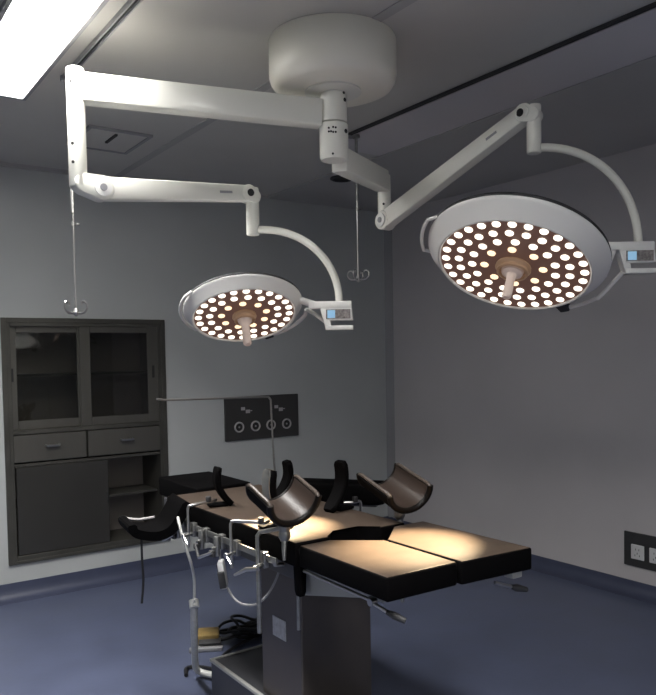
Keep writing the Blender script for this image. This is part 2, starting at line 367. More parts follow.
# ------------------------------------------------------------------ arm pieces
def bar(bm, p, q, h0, h1, w, ext=0, round_ends=True):
    """bar from p to q in the vertical plane through them, height tapering h0->h1, width w"""
    p = V(p); q = V(q); d = (q - p); L = d.length; ex = d.normalized()
    hz = V((ex.x, ex.y, 0)).normalized(); ez = V((0, 0, 1)).cross(hz).normalized()   # horizontal normal
    ey = ez.cross(ex) * -1
    if ey.z < 0: ey = -ey
    poly = []
    if round_ends:
        for k in range(9): a = PI / 2 + PI * k / 8; poly.append((h0 / 2 * math.cos(a), h0 / 2 * math.sin(a)))
        for k in range(9): a = -PI / 2 + PI * k / 8; poly.append((L + h1 / 2 * math.cos(a), h1 / 2 * math.sin(a)))
    else: poly = [(0, h0 / 2), (0, -h0 / 2), (L, -h1 / 2), (L, h1 / 2)]
    m = M((ex, ey, ex.cross(ey))).transposed().to_4x4(); m.translation = p
    prism(bm, poly, -w / 2, w / 2, m, bev=.006)
    return m
def bolt(bm, c, n, r=.012, d=.004):
    c = V(c); n = V(n); cyl(bm, c, c + n * d, r, seg=18)
def hnorm(p, q):
    e = (V(q) - V(p)); e.z = 0; e.normalize(); n = V((e.y, -e.x, 0))
    return n if n.dot(view) > 0 else -n

def build_lamp(lbl, post, post_z, arm_z, spring, joint, joint_z, cend, head_c, head_n, Rf, Ro, rings, grp_hub, arm_h, post_r, pang):
    t = thing('surgical_lamp', lbl, 'surgical lamp', loc=(ax, ay, arm_z))
    # horizontal arm
    p0 = V((ax, ay, arm_z - .040)); p1 = V((*post, arm_z)); e = (p1 - p0).normalized()
    bm = bm_new(); bar(bm, p0 + e * .055, p1 - e * (post_r - .006), arm_h, arm_h, .07, round_ends=False)
    put(bm, 'horizontal_arm', WHITE, t)
    # post
    bm = bm_new()
    cyl(bm, (*post, post_z[0]), (*post, post_z[1]), post_r, seg=32, bev=.006)
    o = put(bm, 'arm_post', WHITE, t)
    bm = bm_new()
    for z in (post_z[1] - .06, post_z[0] + .09, post_z[0] + .16):
        d = (view + side * -.2).normalized(); bm = bm_new(); bolt(bm, V((*post, z)) + d * (post_r - .001), d, .006, .003); put(bm, 'bolt', HOLE, o)
    # elbow + spring arm
    s0, s1 = V(spring[0]), V(spring[1]); hn = hnorm(s0, s1); w = .062; es_ = (s1 - s0).normalized()
    bm = bm_new(); bar(bm, (post[0] + es_.x * .012, post[1] + es_.y * .012, s0.z + .012), s0, .072, .096, .066)
    o = put(bm, 'elbow', WHITE, t)
    bm = bm_new(); bolt(bm, s0 + hn * .034, hn, .034, .006); put(bm, 'pivot_cap', WHITE2, o)
    bm = bm_new(); bolt(bm, s0 + hn * .040, hn, .014, .003); put(bm, 'pivot_bolt', PLAS, o)
    bm = bm_new(); bar(bm, s0, s1, .088, .068, w - .006); o = put(bm, 'spring_arm', WHITE, t)
    es = (s1 - s0).normalized(); upv = V((0, 0, 1)); 
    bm = bm_new(); box(bm, (-.03, -.005, 0), (.03, .005, .002), mtx=plane_frame(s0.lerp(s1, .82) + hn * (w / 2 - .003), es, es.cross(hn) * -1 if es.cross(hn).z < 0 else es.cross(hn)))
    put(bm, 'nameplate', PLAS, o, smooth=False)
    # head joint
    bm = bm_new(); bar(bm, s1, V((*joint, s1.z - .012)), .076, .06, .062)
    cyl(bm, (*joint, joint_z), (*joint, s1.z + .030), .029, seg=28, bev=.006)
    o = put(bm, 'head_joint', WHITE, t)
    bm = bm_new(); bolt(bm, s1 + hn * .034, hn, .016, .004); put(bm, 'pivot_bolt', HOLE, o)
    # curved arm down to the control box
    j = V((*joint, joint_z + .025)); ce = V(cend); hz = ce - j; drop = -hz.z; hz.z = 0; a = hz.length; hz.normalize()
    pts = []
    for k in range(25):
        th = (PI / 2) * k / 24
        pts.append(j + hz * (.02 + (a - .02) * math.sin(th) ** .92) - V((0, 0, drop * (1 - math.cos(th)))))
    bm = mk(tube, pts, .0165, 16); put(bm, 'curved_arm', WHITE, t)
    # control box (its own frame: x = out, y = up, z = to the viewer)
    bx = plane_frame(ce + V((0, 0, -.0)), hz, (0, 0, 1))
    bm = bm_new()
    box(bm, (-.135, -.030, -.03), (.055, .002, .03), bev=.004, mtx=bx)
    prism(bm, [(-.085, -.028), (-.06, -.125), (-.035, -.125), (-.045, -.028)], -.026, .026, bx, bev=.003)
    prism(bm, [(-.082, -.028), (.055, -.028), (.060, -.082), (-.060, -.082)], -.026, .028, bx, bev=.003)
    box(bm, (-.062, -.125, -.026), (.060, -.105, .032), bev=.003, mtx=bx)
    o = put(bm, 'control_box', WHITE2, t)
    put(mk(box, (-.058, -.076, .028), (.050, -.034, .030), mtx=bx), 'keypad', KEYS, o, smooth=False)
    put(mk(box, (-.052, -.072, .0295), (-.018, -.038, .0325), mtx=bx), 'display', SCREEN, o, smooth=False)
    # head: local x toward the box, z = beam direction
    n = V(head_n).normalized(); ex = hz - n * hz.dot(n); ex.normalize(); ey = n.cross(ex)
    hm = M((ex, ey, n)).transposed().to_4x4(); hm.translation = V(head_c)
    bm = bm_new()
    lathe(bm, [(Rf - .002, -.014), (Rf - .002, -.002), (Rf + .003, .003), (Rf + .009, .002), (Rf + .014, -.004), (Ro * .96, -.135 * Ro), (Ro * .985, -.158 * Ro), (Ro * .99, -.180 * Ro), (Ro * .98, -.192 * Ro), (Ro * .96, -.192 * Ro), (Ro * .92, -.12 * Ro), (Rf + .01, -.014), (Rf - .002, -.014)], 96)
    bm.transform(hm)
    hd = put(bm, 'lamp_head', WHITE2, t)
    bm = bm_new(); lathe(bm, [(0, -.190 * Ro), (Ro * .945, -.190 * Ro), (Ro * .945, -.222 * Ro), (Ro * .965, -.226 * Ro), (Ro * .96, -.242 * Ro), (Ro * .93, -.258 * Ro), (Ro * .8, -.28 * Ro), (0, -.30 * Ro)], 96); bm.transform(hm)
    put(bm, 'top_cover', WHITE2, hd)
    bm = bm_new(); lathe(bm, [(Ro * .94, -.188 * Ro), (Ro * .985, -.190 * Ro), (Ro * .990, -.205 * Ro), (Ro * .980, -.230 * Ro), (Ro * .94, -.230 * Ro), (Ro*.94, -.188 * Ro)], 96); bm.transform(hm)
    put(bm, 'seal_ring', DGREY, hd)
    bm = bm_new(); lathe(bm, [(0, -.012), (Rf - .002, -.012), (Rf - .002, -.004), (Rf - .010, -.006), (0, -.006)], 96); bm.transform(hm)
    put(bm, 'face_plate', FACE, hd)
    # lenses
    lr = .0155 if Rf < .25 else .0172
    bm = bm_new(); lathe(bm, [(0, -.007), (lr, -.007), (lr * .95, -.003), (lr * .6, -.0005), (0, .001)], 14)
    first = None; warm = {}
    inv = RM[hd.name].inverted()
    for rr, cnt, off in rings:
        for k in range(cnt):
            a_ = 2 * PI * (k + off) / cnt
            mtx = hm @ M.Translation((rr * Rf * math.cos(a_), rr * Rf * math.sin(a_), 0))
            if first is None:
                for f in bm.faces: f.smooth = True
                me = bpy.data.meshes.new('led_lens'); bmesh.ops.recalc_face_normals(bm, faces=bm.faces[:]); bm.to_mesh(me); bm.free(); me.materials.append(LED)
                first = bpy.data.objects.new('led_lens', me); o = first
            else: o = first.copy()
            if rr == rings[-1][0]:
                if 'w' not in warm: warm['w'] = first.data.copy(); warm['w'].materials[0] = LEDW
                o.data = warm['w']
            COL.objects.link(o); o.parent = hd; o.matrix_local = inv @ mtx
    # hub and sterile handle
    hr = .21 * Rf
    bm = bm_new(); lathe(bm, [(hr * 1.12, -.008), (hr * 1.15, .002), (hr * 1.05, .008), (hr, .010), (hr, .022), (hr * .86, .026), (hr * .8, .012), (0, .010)], 48); bm.transform(hm)
    hb = put(bm, 'hub', HUB, hd)
    bm = bm_new()
    lathe(bm, [(0, .008), (hr * .72, .008), (hr * .66, .026), (.024, .034), (.020, .042), (.017, .06), (.019, .11), (.0185, .135), (.014, .142), (0, .143)], 32); bm.transform(hm)
    put(bm, 'handle', HANDLE, hd)
    # grab bail on the rim away from the box, yoke tube to the near pivot
    bm = bm_new(); a0, a1 = grp_hub; bl = .010 if Ro < .3 else .022
    pts = [(Ro * .985 * math.cos(a0), Ro * .985 * math.sin(a0), -.2 * Ro)] + [((Ro + bl) * math.cos(a0 + (a1 - a0) * k / 10), (Ro + bl) * math.sin(a0 + (a1 - a0) * k / 10), -.17 * Ro) for k in range(1, 10)] + [(Ro * .985 * math.cos(a1), Ro * .985 * math.sin(a1), -.2 * Ro)]
    tube(bm, pts, .0075, 10); bm.transform(hm); put(bm, 'grab_rail', WHITE2, hd)
    sg = 1 if (hm.to_3x3() @ V((0, 1, 0))).z < 0 else -1
    ap = sg * pang
    pv = hm @ V(((Ro - .02) * math.cos(ap), (Ro - .02) * math.sin(ap), -.03))
    bxp = bx @ V((-.07, -.06, 0))
    pts = [hm @ V(((Ro + .022) * math.cos(ap), (Ro + .022) * math.sin(ap), -.14 * Ro))]
    for k in range(1, 8):
        q = ap + (sg * .32 - ap) * k / 7
        pts.append(hm @ V(((Ro + .022 + .008 * k / 7) * math.cos(q), (Ro + .022 + .008 * k / 7) * math.sin(q), -.13 * Ro)))
    pts.append(bx @ V((-.045, -.10, 0)))
    put(mk(tube, pts, .0095, 12, 3), 'yoke', WHITE2, hd)
    bm = bm_new(); box(bm, (Ro - .04, -.022, -.17 * Ro), (Ro + .028, .022, -.08 * Ro), bev=.005, mtx=M.Rotation(ap, 4, 'Z')); bm.transform(hm)
    put(bm, 'pivot_block', DGREY, hd)
    # bracket from box to head
    bm = bm_new(); cyl(bm, bx @ V((-.10, -.014, 0)), hm @ V((Ro - .02, 0, -.16 * Ro)), .016, seg=16); put(bm, 'bracket', WHITE2, hd)
    return hm

hm1 = build_lamp('smaller round surgical lamp on the left arm, in front of the left wall', (.881, 2.90), (2.26, 2.712), 2.637,
    ((.965, 2.902, 2.265), (1.625, 2.918, 2.322)), (1.652, 2.917), 2.141, (1.948, 2.679, 1.838), (1.601, 2.92, 1.780), (-.148, -.431, -.89),
    .224, .268, ((.90, 24, .2), (.68, 16, .3), (.45, 9, .1)), (math.radians(135), math.radians(215)), .108, .034, 1.30)
hm2 = build_lamp('larger round surgical lamp on the raised right arm, in front of the right wall', (2.405, 2.909), (2.26, 2.50), 2.465,
    ((2.405, 2.90, 2.272), (2.425, 2.030, 2.565)), (2.437, 1.998), 2.400, (2.768, 1.748, 2.034), (2.351, 2.036, 1.940), (-.477, -.157, -.865),
    .300, .370, ((.92, 29, .2), (.74, 22, .4), (.56, 15, .1), (.39, 8, .3)), (math.radians(160), math.radians(200)), .10, .032, .80)

# ------------------------------------------------------------------ operating table
T = .95; PT = .088
t = thing('operating_table', 'operating table with black padded sections on a dark steel column', 'operating table', loc=(1.64, 2.5, 0))
def pad(poly, z0, z1, bev=.009, name='pad', m=LEATHER):
    bm = bm_new(); prism(bm, poly, z0, z1, None, bev)
    # lamp light painted in: paler leather on top faces, near-black on the sides
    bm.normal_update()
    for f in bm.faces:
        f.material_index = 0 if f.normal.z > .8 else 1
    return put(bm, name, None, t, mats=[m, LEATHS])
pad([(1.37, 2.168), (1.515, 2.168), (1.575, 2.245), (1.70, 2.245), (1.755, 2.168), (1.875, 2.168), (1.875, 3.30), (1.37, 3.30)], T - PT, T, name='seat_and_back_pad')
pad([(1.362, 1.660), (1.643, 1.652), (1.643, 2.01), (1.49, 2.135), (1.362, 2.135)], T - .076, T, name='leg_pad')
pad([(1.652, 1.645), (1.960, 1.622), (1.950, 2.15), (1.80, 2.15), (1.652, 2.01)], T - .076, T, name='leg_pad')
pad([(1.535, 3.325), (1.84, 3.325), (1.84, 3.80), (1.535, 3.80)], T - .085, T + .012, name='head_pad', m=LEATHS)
# frame under the pads
bm = bm_new()
box(bm, (1.40, 2.22, .80), (1.845, 3.28, T - PT), bev=.004); box(bm, (1.53, 3.26, .82), (1.79, 3.72, T - .087), bev=.004)
put(bm, 'table_frame', BASEM, t, smooth=False)
for x, s in ((1.335, 1), (1.912, -1)):
    bm = bm_new(); box(bm, (x - .004, 2.24, .862), (x + .004, 3.28, .887), bev=.002)
    for y in (2.30, 2.75, 3.22): tube(bm, [(x, y, .872), (x + s * .02, y, .868), (x + s * .03, y, .845), (x + s * .075, y, .84)], .008, 10)
    put(bm, 'side_rail', STEEL, t)
for x, s, y0, y1 in ((1.425, -1, 1.745, 2.215), (1.868, 1, 1.72, 2.20)):
    bm = bm_new()
    m = M(((0, 0, 1, 0), (1, 0, 0, 0), (0, 1, 0, 0), (0, 0, 0, 1)))
    prism(bm, [(y0, .872), (y0, .842), (y0 + .07, .838), (y1, .745), (y1, .872)], x - .008, x + .008, m, bev=.002)
    b = put(bm, 'leg_bracket', PAINT, t, smooth=False)
    bm = bm_new(); xr = x + s * .035
    cyl(bm, (xr, y0 + .02, .848), (xr, y1 - .01, .855), .006, seg=10)
    for y in (y0 + .04, y1 - .04): cyl(bm, (x, y, .851), (xr, y, .851), .006, seg=10)
    cyl(bm, (xr - .012, y0 + .02, .846), (xr + .012, y0 + .02, .846), .012, seg=14)
    put(bm, 'leg_rail', CHROME, b)
    if s > 0:
        put(mk(box, (1.905, 1.66, .842), (1.953, 1.70, .874), bev=.004), 'bracket_end', PAINT, b, smooth=False)
        bm = bm_new(); cyl(bm, (1.85, 1.69, .835), (1.93, 1.68, .806), .006, seg=10); l = put(bm, 'lever', CHROME, t)
        bm = bm_new(); tube(bm, [(1.92, 1.681, .81), (1.945, 1.68, .802), (1.995, 1.68, .786)], [.007, .013, .009], 12); put(bm, 'grip', DGREY, l)
        continue
    bm = bm_new(); cyl(bm, (xr, y0 + .015, .842), (xr + .02, y0 - .03, .822), .006, seg=10); l = put(bm, 'lever', CHROME, t)
    bm = bm_new(); tube(bm, [(xr + .018, y0 - .025, .823), (xr + .03, y0 - .045, .815), (xr + .05, y0 - .075, .802)], [.007, .012, .009], 12); put(bm, 'grip', DGREY, l)
bm = bm_new(); m = M(((0, 0, 1, 0), (1, 0, 0, 0), (0, 1, 0, 0), (0, 0, 0, 1)))
prism(bm, [(2.205, .93), (2.165, .93), (2.145, .88), (2.150, .775), (2.16, .758), (2.185, .758), (2.195, .775)], 1.378, 1.402, m, bev=.005)
put(bm, 'hinge_cover', LEATHS, t)
bm = bm_new(); box(bm, (1.42, 1.75, .856), (1.63, 2.13, .875), bev=.003); box(bm, (1.665, 1.73, .856), (1.87, 2.14, .875), bev=.003)
put(bm, 'leg_plates', BASEM, t, smooth=False)
bm = bm_new(); cyl(bm, (1.437, 2.262, .84), (1.437, 2.262, .60), .0065, seg=10); put(bm, 'release_rod', STEEL, t)
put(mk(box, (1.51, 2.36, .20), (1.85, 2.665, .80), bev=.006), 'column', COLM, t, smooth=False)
b = put(mk(box, (1.478, 1.55, .03), (1.84, 3.09, .205), bev=.008), 'base', BASEM, t, smooth=False)
bm = bm_new(); box(bm, (1.474, 1.55, .197), (1.492, 3.094, .211), bev=.002); box(bm, (1.492, 3.08, .197), (1.84, 3.094, .211), bev=.002)
put(bm, 'edge_strip', PAINT, b, smooth=False)
for x in (1.52, 1.78):
    for y in (1.65, 3.05): put(mk(lathe, [(0, 0), (.03, 0), (.034, .008), (.03, .032), (0, .034)], 20, M.Translation((x, y, 0))), 'foot', DGREY, b)
st = put(mk(box, (1.507, 2.470, .475), (1.511, 2.568, .555)), 'sticker', STICK, t, smooth=False); st['label'] = 'small pale paper sticker'

# ------------------------------------------------------------------ rail accessories
def clamp(bm, x, y, s):
    """block gripping the side rail at x; s=-1 left side, +1 right side"""
    box(bm, (x - .012, y - .016, .835), (x + .012, y + .016, .895), bev=.004)
    cyl(bm, (x + s * .010, y, .85), (x + s * .050, y - .01, .845), .0055, seg=10)
def knob(bm, x, y, s):
    cyl(bm, (x + s * .046, y - .008, .846), (x + s * .056, y - .011, .844), .012, seg=14, bev=.003)
    tube(bm, [(x + s * .052, y - .01, .845), (x + s * .055, y - .035, .835), (x + s * .055, y - .055, .82)], .004, 8)
def curved_pad(bm, c, face, h, w, th, curve):
    """upright cushion standing at c (its foot), concave toward `face` (unit xy)"""
    f = V((*face, 0)).normalized(); sd = V((-f.y, f.x, 0)); n = 14
    rows = []
    for k in range(n + 1):
        s = k / n
        z = h * s
        off = curve * (1.5 * (1 - s) ** 2.6 + .9 * max(0, s - .5) ** 1.6)   # foot sweeps in, top leans in a little
        p = V(c) + f * off + V((0, 0, z))
        tn = (f * (curve * (-3.9 * (1 - s) ** 1.6 + 1.44 * max(0, s - .5) ** .6) / h) + V((0, 0, 1))).normalized(); nn = (f - tn * f.dot(tn)).normalized()
        e = 1 if 0 < k < n else .7
        rows.append([bm.verts.new(p + nn * (a * th / 2) + sd * (b_ * w / 2 * e)) for a, b_ in ((1, -.85), (1, .85), (.5, 1), (-.5, 1), (-1, .85), (-1, -.85), (-.5, -1), (.5, -1))])
    for A, B in zip(rows, rows[1:]):
        for k in range(8): bm.faces.new((A[k], A[(k + 1) % 8], B[(k + 1) % 8], B[k]))
    bm.faces.new(rows[0][::-1]); bm.faces.new(rows[-1])
def lateral_support(x, s, y, pc, face, h, curve, label, strip=False):
    t = thing('lateral_support', label, 'body support', loc=(x, y, .79), group='curved body supports clamped to the table rails')
    bm = bm_new(); clamp(bm, x + s * .0, y, s); c = put(bm, 'clamp', STEEL, t)
    put(mk(knob, x, y, s), 'clamp_knob', CHROME, c)
    bm = bm_new(); z = T + .022
    xx = x + s * .024
    tube(bm, [(xx, y, .79), (xx, y, z - .012), (xx - s * .004, y, z - .003), (xx - s * .014, y - .004, z), (pc[0] + s * .03, pc[1] - .02, z + .006), (pc[0], pc[1], z + .006)], .0068, 10)
    put(bm, 'rod', CHROME, t)
    bm = bm_new(); curved_pad(bm, (pc[0], pc[1], T + .006), face, h, .068, .026, curve)
    p = put(bm, 'pad', LEATHS, t)
    f = V((*face, 0)).normalized()
    if strip:
        bm = bm_new(); curved_pad(bm, (pc[0] - f.x * .017, pc[1] - f.y * .017, T + .006), face, h + .003, .062, .008, curve); o = put(bm, 'backing', STEEL, t); o['label'] = 'pale metal backing strip'
    bm = bm_new(); box(bm, (-.035, -.03, T + .001), (.05, .03, T + .014), bev=.005, mtx=plane_frame((pc[0], pc[1], 0), f, (-f.y, f.x, 0)))
    put(bm, 'foot_plate', LEATHS, t)
    bm = bm_new(); cyl(bm, (pc[0] + s * .045, pc[1] - .02, z + .006), (pc[0] + s * .045, pc[1] - .02, z + .03), .012, seg=12, bev=.003); put(bm, 'tilt_knob', DGREY, t)
RX, LX = 1.912, 1.335
lateral_support(LX, -1, 2.925, (1.445, 2.93), (1, -.25), .165, .045, 'black curved body support on the left rail nearest the head pad')
lateral_support(LX, -1, 2.535, (1.412, 2.42), (1, -.1), .215, .055, 'black curved body support with pale edge right behind the left leg trough', True)
lateral_support(RX, 1, 2.90, (1.79, 2.87), (-1, .1), .168, .05, 'black curved body support on right rail, left one of the far pair')
lateral_support(RX, 1, 2.53, (1.838, 2.52), (-1, -.15), .20, .06, 'tall black curved body support standing alone at the middle of the right table edge')

def trough(bmI, bmRs, fr, L, w, depth, th, flare=0, skewl=0):
    """U-shaped shell in frame fr: x across, y along (length), z up (open side)"""
    prof = []
    for k in range(17):
        a = PI * k / 16; u = -math.cos(a); v = -math.sin(a)
        px = u * w / 2 * (1 if abs(u) < .98 else 1); pz = v * depth
        prof.append((px * (1 + flare * (1 + v)), pz))
    nrm = []
    for i in range(17):
        a = prof[max(0, i - 1)]; b = prof[min(16, i + 1)]; dx, dz = b[0] - a[0], b[1] - a[1]; l = math.hypot(dx, dz); nrm.append((dz / l, -dx / l))
    inn, out = [], []
    ys = [-L / 2, -L / 2 + th * .4, 0, L / 2 - th * .4, L / 2]
    for y in ys:
        e = th * .35 if abs(y) > L / 2 - 1e-6 else 0
        inn.append([bmI.verts.new((p[0] + n[0] * e, y, p[1] + n[1] * e)) for p, n in zip(prof, nrm)])
        out.append([bmI.verts.new((p[0] + n[0] * (th - e), y, p[1] + n[1] * (th - e))) for p, n in zip(prof, nrm)])
    for r, flip, mi in ((inn, 0, 0), (out, 1, 1)):
        for A, B in zip(r, r[1:]):
            for k in range(16):
                f = (A[k], A[k + 1], B[k + 1], B[k]); fc = bmI.faces.new(f if flip else f[::-1]); fc.material_index = mi
    for j in (0, -1):
        for k in range(16): fc = bmI.faces.new((inn[j][k], inn[j][k + 1], out[j][k + 1], out[j][k])); fc.material_index = 1
    for k in (0, 16):
        for j in range(len(ys) - 1): fc = bmI.faces.new((inn[j][k], inn[j + 1][k], out[j + 1][k], out[j][k])); fc.material_index = 1
    bmI.transform(fr)
    # thin paler tubes that paint the highlight along both rims
    def edge(i, y): p, n = prof[i], nrm[i]; return V((p[0] + n[0] * th * .45, y, p[1] + n[1] * th * .45 + (.004 if i in (0, 16) else 0)))
    y0, y1 = -L / 2, L / 2
    for i in (0, 16):
        bmR = bm_new(); bmRs.append(bmR); tube(bmR, [edge(i + (1 if i == 0 else -1), y0), edge(i, y0 * .85), edge(i, 0), edge(i, y1 * .85), edge(i + (1 if i == 0 else -1), y1)], .0075, 8, 3); bmR.transform(fr)
def end_roll(fr, w, depth, th, y, r_):
    bm = bm_new(); pts = []
    for k in range(17):
        a = PI * k / 16; pts.append(fr @ V((-math.cos(a) * (w / 2 + th * .5), y, -math.sin(a) * (depth + th * .5))))
    tube(bm, pts, r_, 10); return bm
def frame_axis(c, axis, up):
    y = V(axis).normalized(); z = V(up); z -= y * z.dot(y); z.normalize(); x = y.cross(z)
    m = M((x, y, z)).transposed().to_4x4(); m.translation = V(c); return m
def leg_trough(mid, w, depth, ax_, up, L, railx, s, y, label):
    axv = V(ax_).normalized(); up = V(up).normalized() * depth; fr = frame_axis(V(mid) + axv * L / 2, axv, up)
    t = thing('leg_trough', label, 'leg support', loc=(railx, y, .79), group='padded leg troughs at the foot end')
    bi, br = bm_new(), []; trough(bi, br, fr, L, w, up.length * .98, .021)
    p = put(bi, 'trough', None, t, mats=[LEATHB, LEATHS]); [put(b_, 'rim_highlight', RIMHI, p) for b_ in br]
    for y_ in (-L / 2 + .004, L / 2 - .004): put(end_roll(fr, w, up.length * .98, .021, y_, .0125), 'end_roll', LEATHR, p)
    bot = fr @ V((0, -L * .15, -up.length - .022))
    bm = bm_new(); clamp(bm, railx, y, s); c = put(bm, 'clamp', STEEL, t)
    bm = bm_new(); cyl(bm, (railx, y, .85), (railx + s * .045, y - .03, .845), .008, seg=10); tube(bm, [(railx + s * .045, y - .03, .845), (railx + s * .06, y + .03, .832), (railx + s * .075, y + .09, .80)], [.007, .008, .005], 10); put(bm, 'clamp_lever', CHROME, c)
    bm = bm_new(); xx = railx + s * .026
    tube(bm, [(xx, y, .60), (xx, y, .955), (xx - s * .01, y - .002, .968), (bot.x, bot.y, 1.0)], .0085, 12)
    put(bm, 'post', STEEL, t)
    bm = bm_new(); cyl(bm, (bot.x, bot.y, .965), bot, .017, .022, seg=18, bev=.003); lathe(bm, [(0, -.03), (.014, -.022), (.021, -.008), (.021, .008), (.014, .022), (0, .03)], 18, M.Translation((bot.x, bot.y, .975)))
    tube(bm, [(bot.x, bot.y, .965), (bot.x - .01, bot.y - .012, .93), (bot.x - .012, bot.y - .015, .89)], [.011, .009, .006], 10)
    put(bm, 'ball_joint', STEEL, t)
    bm = bm_new(); fy = fr.to_3x3() @ V((0, 1, 0))
    box(bm, (-.022, -.05, -up.length - .032), (.022, .05, -up.length - .021), bev=.003, mtx=fr); put(bm, 'under_plate', STEEL, t)
    return t
leg_trough((1.344, 2.12, 1.108), .172, .080, (-.002, .944, .331), (-.065, -.33, .942), .16, LX, -1, 2.325, 'leather leg trough on the left rail, nearest to the camera')
leg_trough((1.850, 2.105, 1.083), .157, .070, (.144, .965, .22), (-.185, -.192, .964), .25, RX, 1, 2.265, 'leather leg trough on the right rail, tilted, in front of the room corner')

# arm board on the right rail
t = thing('arm_board', 'flat black padded arm board reaching out from the far right side of the table', 'arm board', loc=(RX, 2.97, .79))
c0 = V((1.892, 2.995, 0)); c1 = V((2.15, 2.665, 0)); e = (c1 - c0).normalized(); fr = plane_frame(c0, e, (-e.y, e.x, 0))
L = (c1 - c0).length
bm = bm_new(); prism(bm, [(0, 0), (L, 0), (L + .02, .03), (L + .02, .10), (L, .13), (0, .13)], .900, 1.0, fr, bev=.015); put(bm, 'pad', LEATHS, t)
bm = bm_new(); box(bm, (.02, .02, .889), (L - .02, .11, .903), bev=.003, mtx=fr); put(bm, 'board', BASEM, t)
bm = bm_new(); clamp(bm, RX, 2.97, 1); put(bm, 'clamp', STEEL, t)
bm = bm_new(); tube(bm, [(RX + .02, 2.97, .82), (RX + .04, 2.96, .86), (RX + .035, 2.955, .892)], .010, 10); put(bm, 'post', STEEL, t)

# arm rest trough at the head end, left side
t = thing('arm_rest', 'black padded curved arm rest sticking out left of the table in front of cabinet', 'arm rest', loc=(LX, 3.2, .79))
ce = V((1.092, 3.115, .884)); hx = V((.819, -.574, 0)); dpv = V((.574, .819, .0))
# section in the plane (hx, up), swept along dpv
sec = [(.040, .0), (.047, -.028), (.07, -.042), (.12, -.050), (.17, -.046), (.215, -.020), (.25, .03), (.285, .095)]
sm = smooth_pts([(a, b, 0) for a, b in sec], 4); top = []; bo = []
for i, p in enumerate(sm):
    a = sm[max(0, i - 1)]; b = sm[min(len(sm) - 1, i + 1)]; tg = (b - a).normalized(); n = V((-tg.y, tg.x, 0))
    th = .020 if 0 < i < len(sm) - 1 else .012
    top.append((p + n * th)[:2]); bo.append((p - n * th)[:2])
dpv = V((.12, .99, .02)).normalized()
fr = M((hx, V((0, 0, 1)), -dpv)).transposed().to_4x4(); fr.translation = ce
bm = bm_new(); rings = []
for zz in (0, -.02, -.10, -.18, -.20):
    ring = []
    for (tx, ty), (bx_, by_) in zip(top, bo): ring.append(bm.verts.new((tx, ty, zz)))
    for (bx_, by_) in reversed(bo): ring.append(bm.verts.new((bx_, by_, zz)))
    rings.append(ring)
n = len(rings[0])
for A, B in zip(rings, rings[1:]):
    for k in range(n): bm.faces.new((A[k], A[(k + 1) % n], B[(k + 1) % n], B[k]))
m_ = len(top)
for r in (rings[0], rings[-1]):
    for k in range(m_ - 1): bm.faces.new((r[k], r[k + 1], r[n - 2 - k], r[n - 1 - k]))
bm.transform(fr); put(bm, 'pad', LEATHS, t)
bm = bm_new(); tube(bm, [fr @ V((.06, -.012, -.202)), fr @ V((.12, -.018, -.203)), fr @ V((.19, -.008, -.202))], .006, 8, 3); put(bm, 'rear_piping', RING, t)
bm = bm_new(); clamp(bm, LX, 3.20, -1); c = put(bm, 'clamp', STEEL, t); put(mk(knob, LX, 3.2, -1), 'clamp_knob', CHROME, c)
bm = bm_new(); q = fr @ V((.17, -.066, -.12)); tube(bm, [(LX - .02, 3.20, .875), (LX - .02, 3.20, .82), (LX - .035, 3.205, .80), (q.x + .03, q.y + .01, .805), (q.x, q.y, q.z)], .0075, 10); put(bm, 'post', CHROME, t)
bm = bm_new(); a = fr @ V((.09, -.066, -.05))
tube(bm, [a, a + V((.0, -.002, -.10)), a + V((.004, 0, -.19)), a + V((-.006, .0, -.29))], .0055, 8, 4); put(bm, 'strap', CABLE, t)

# anaesthesia screen bar
t = thing('screen_bar', 'thin bent steel screen bar rising over the table in front of the outlet panel', 'screen bar', loc=(RX, 3.2, .79))
bm = bm_new(); clamp(bm, RX, 3.2, 1); put(bm, 'clamp', STEEL, t)
bm = bm_new(); tube(bm, [(RX + .012, 3.2, .76), (RX - .01, 3.2, 1.15), (1.893, 3.2, 1.385), (1.880, 3.2, 1.400), (1.80, 3.2, 1.402), (1.33, 3.2, 1.411), (1.295, 3.2, 1.417)], .0055, 10); put(bm, 'bar', STEEL, t)

# hand controller hanging off the left rail
t = thing('hand_controller', 'small grey and black hand controller hanging under the left table rail', 'controller', loc=(1.34, 2.66, .66))
fr = M.Translation((1.332, 2.655, .735)) @ M.Rotation(math.radians(-35), 4, 'Z') @ M.Rotation(math.radians(-8), 4, 'Y')
bm = bm_new(); box(bm, (-.012, -.03, -.055), (.012, .03, .055), bev=.006, mtx=fr); put(bm, 'body', SOCK, t)
fr2 = fr @ M.Translation((-.0135, 0, 0)); bm = bm_new()
for i in range(4):
    for j in (-1, 1): box(bm, (-.002, j * .012 - .007, -.035 + i * .022), (.001, j * .012 + .007, -.022 + i * .022), mtx=fr2)
put(bm, 'buttons', HOLE, t, smooth=False)
bm = bm_new(); box(bm, (-.012, -.052, -.045), (.014, -.031, .02), bev=.004, mtx=fr); put(bm, 'holder', DGREY, t)
bm = bm_new(); tube(bm, [(1.342, 2.635, .682), (1.348, 2.61, .655), (1.36, 2.56, .635), (1.39, 2.50, .64), (1.42, 2.46, .68), (1.45, 2.44, .74), (1.47, 2.43, .80)], .005, 8, 5); put(bm, 'cable', PLAS, t)
bm = bm_new(); tube(bm, [(1.332, 2.675, .788), (1.335, 2.68, .82), (1.334, 2.67, .862)], .004, 8, 3); put(bm, 'hanging_hook', CHROME, t)

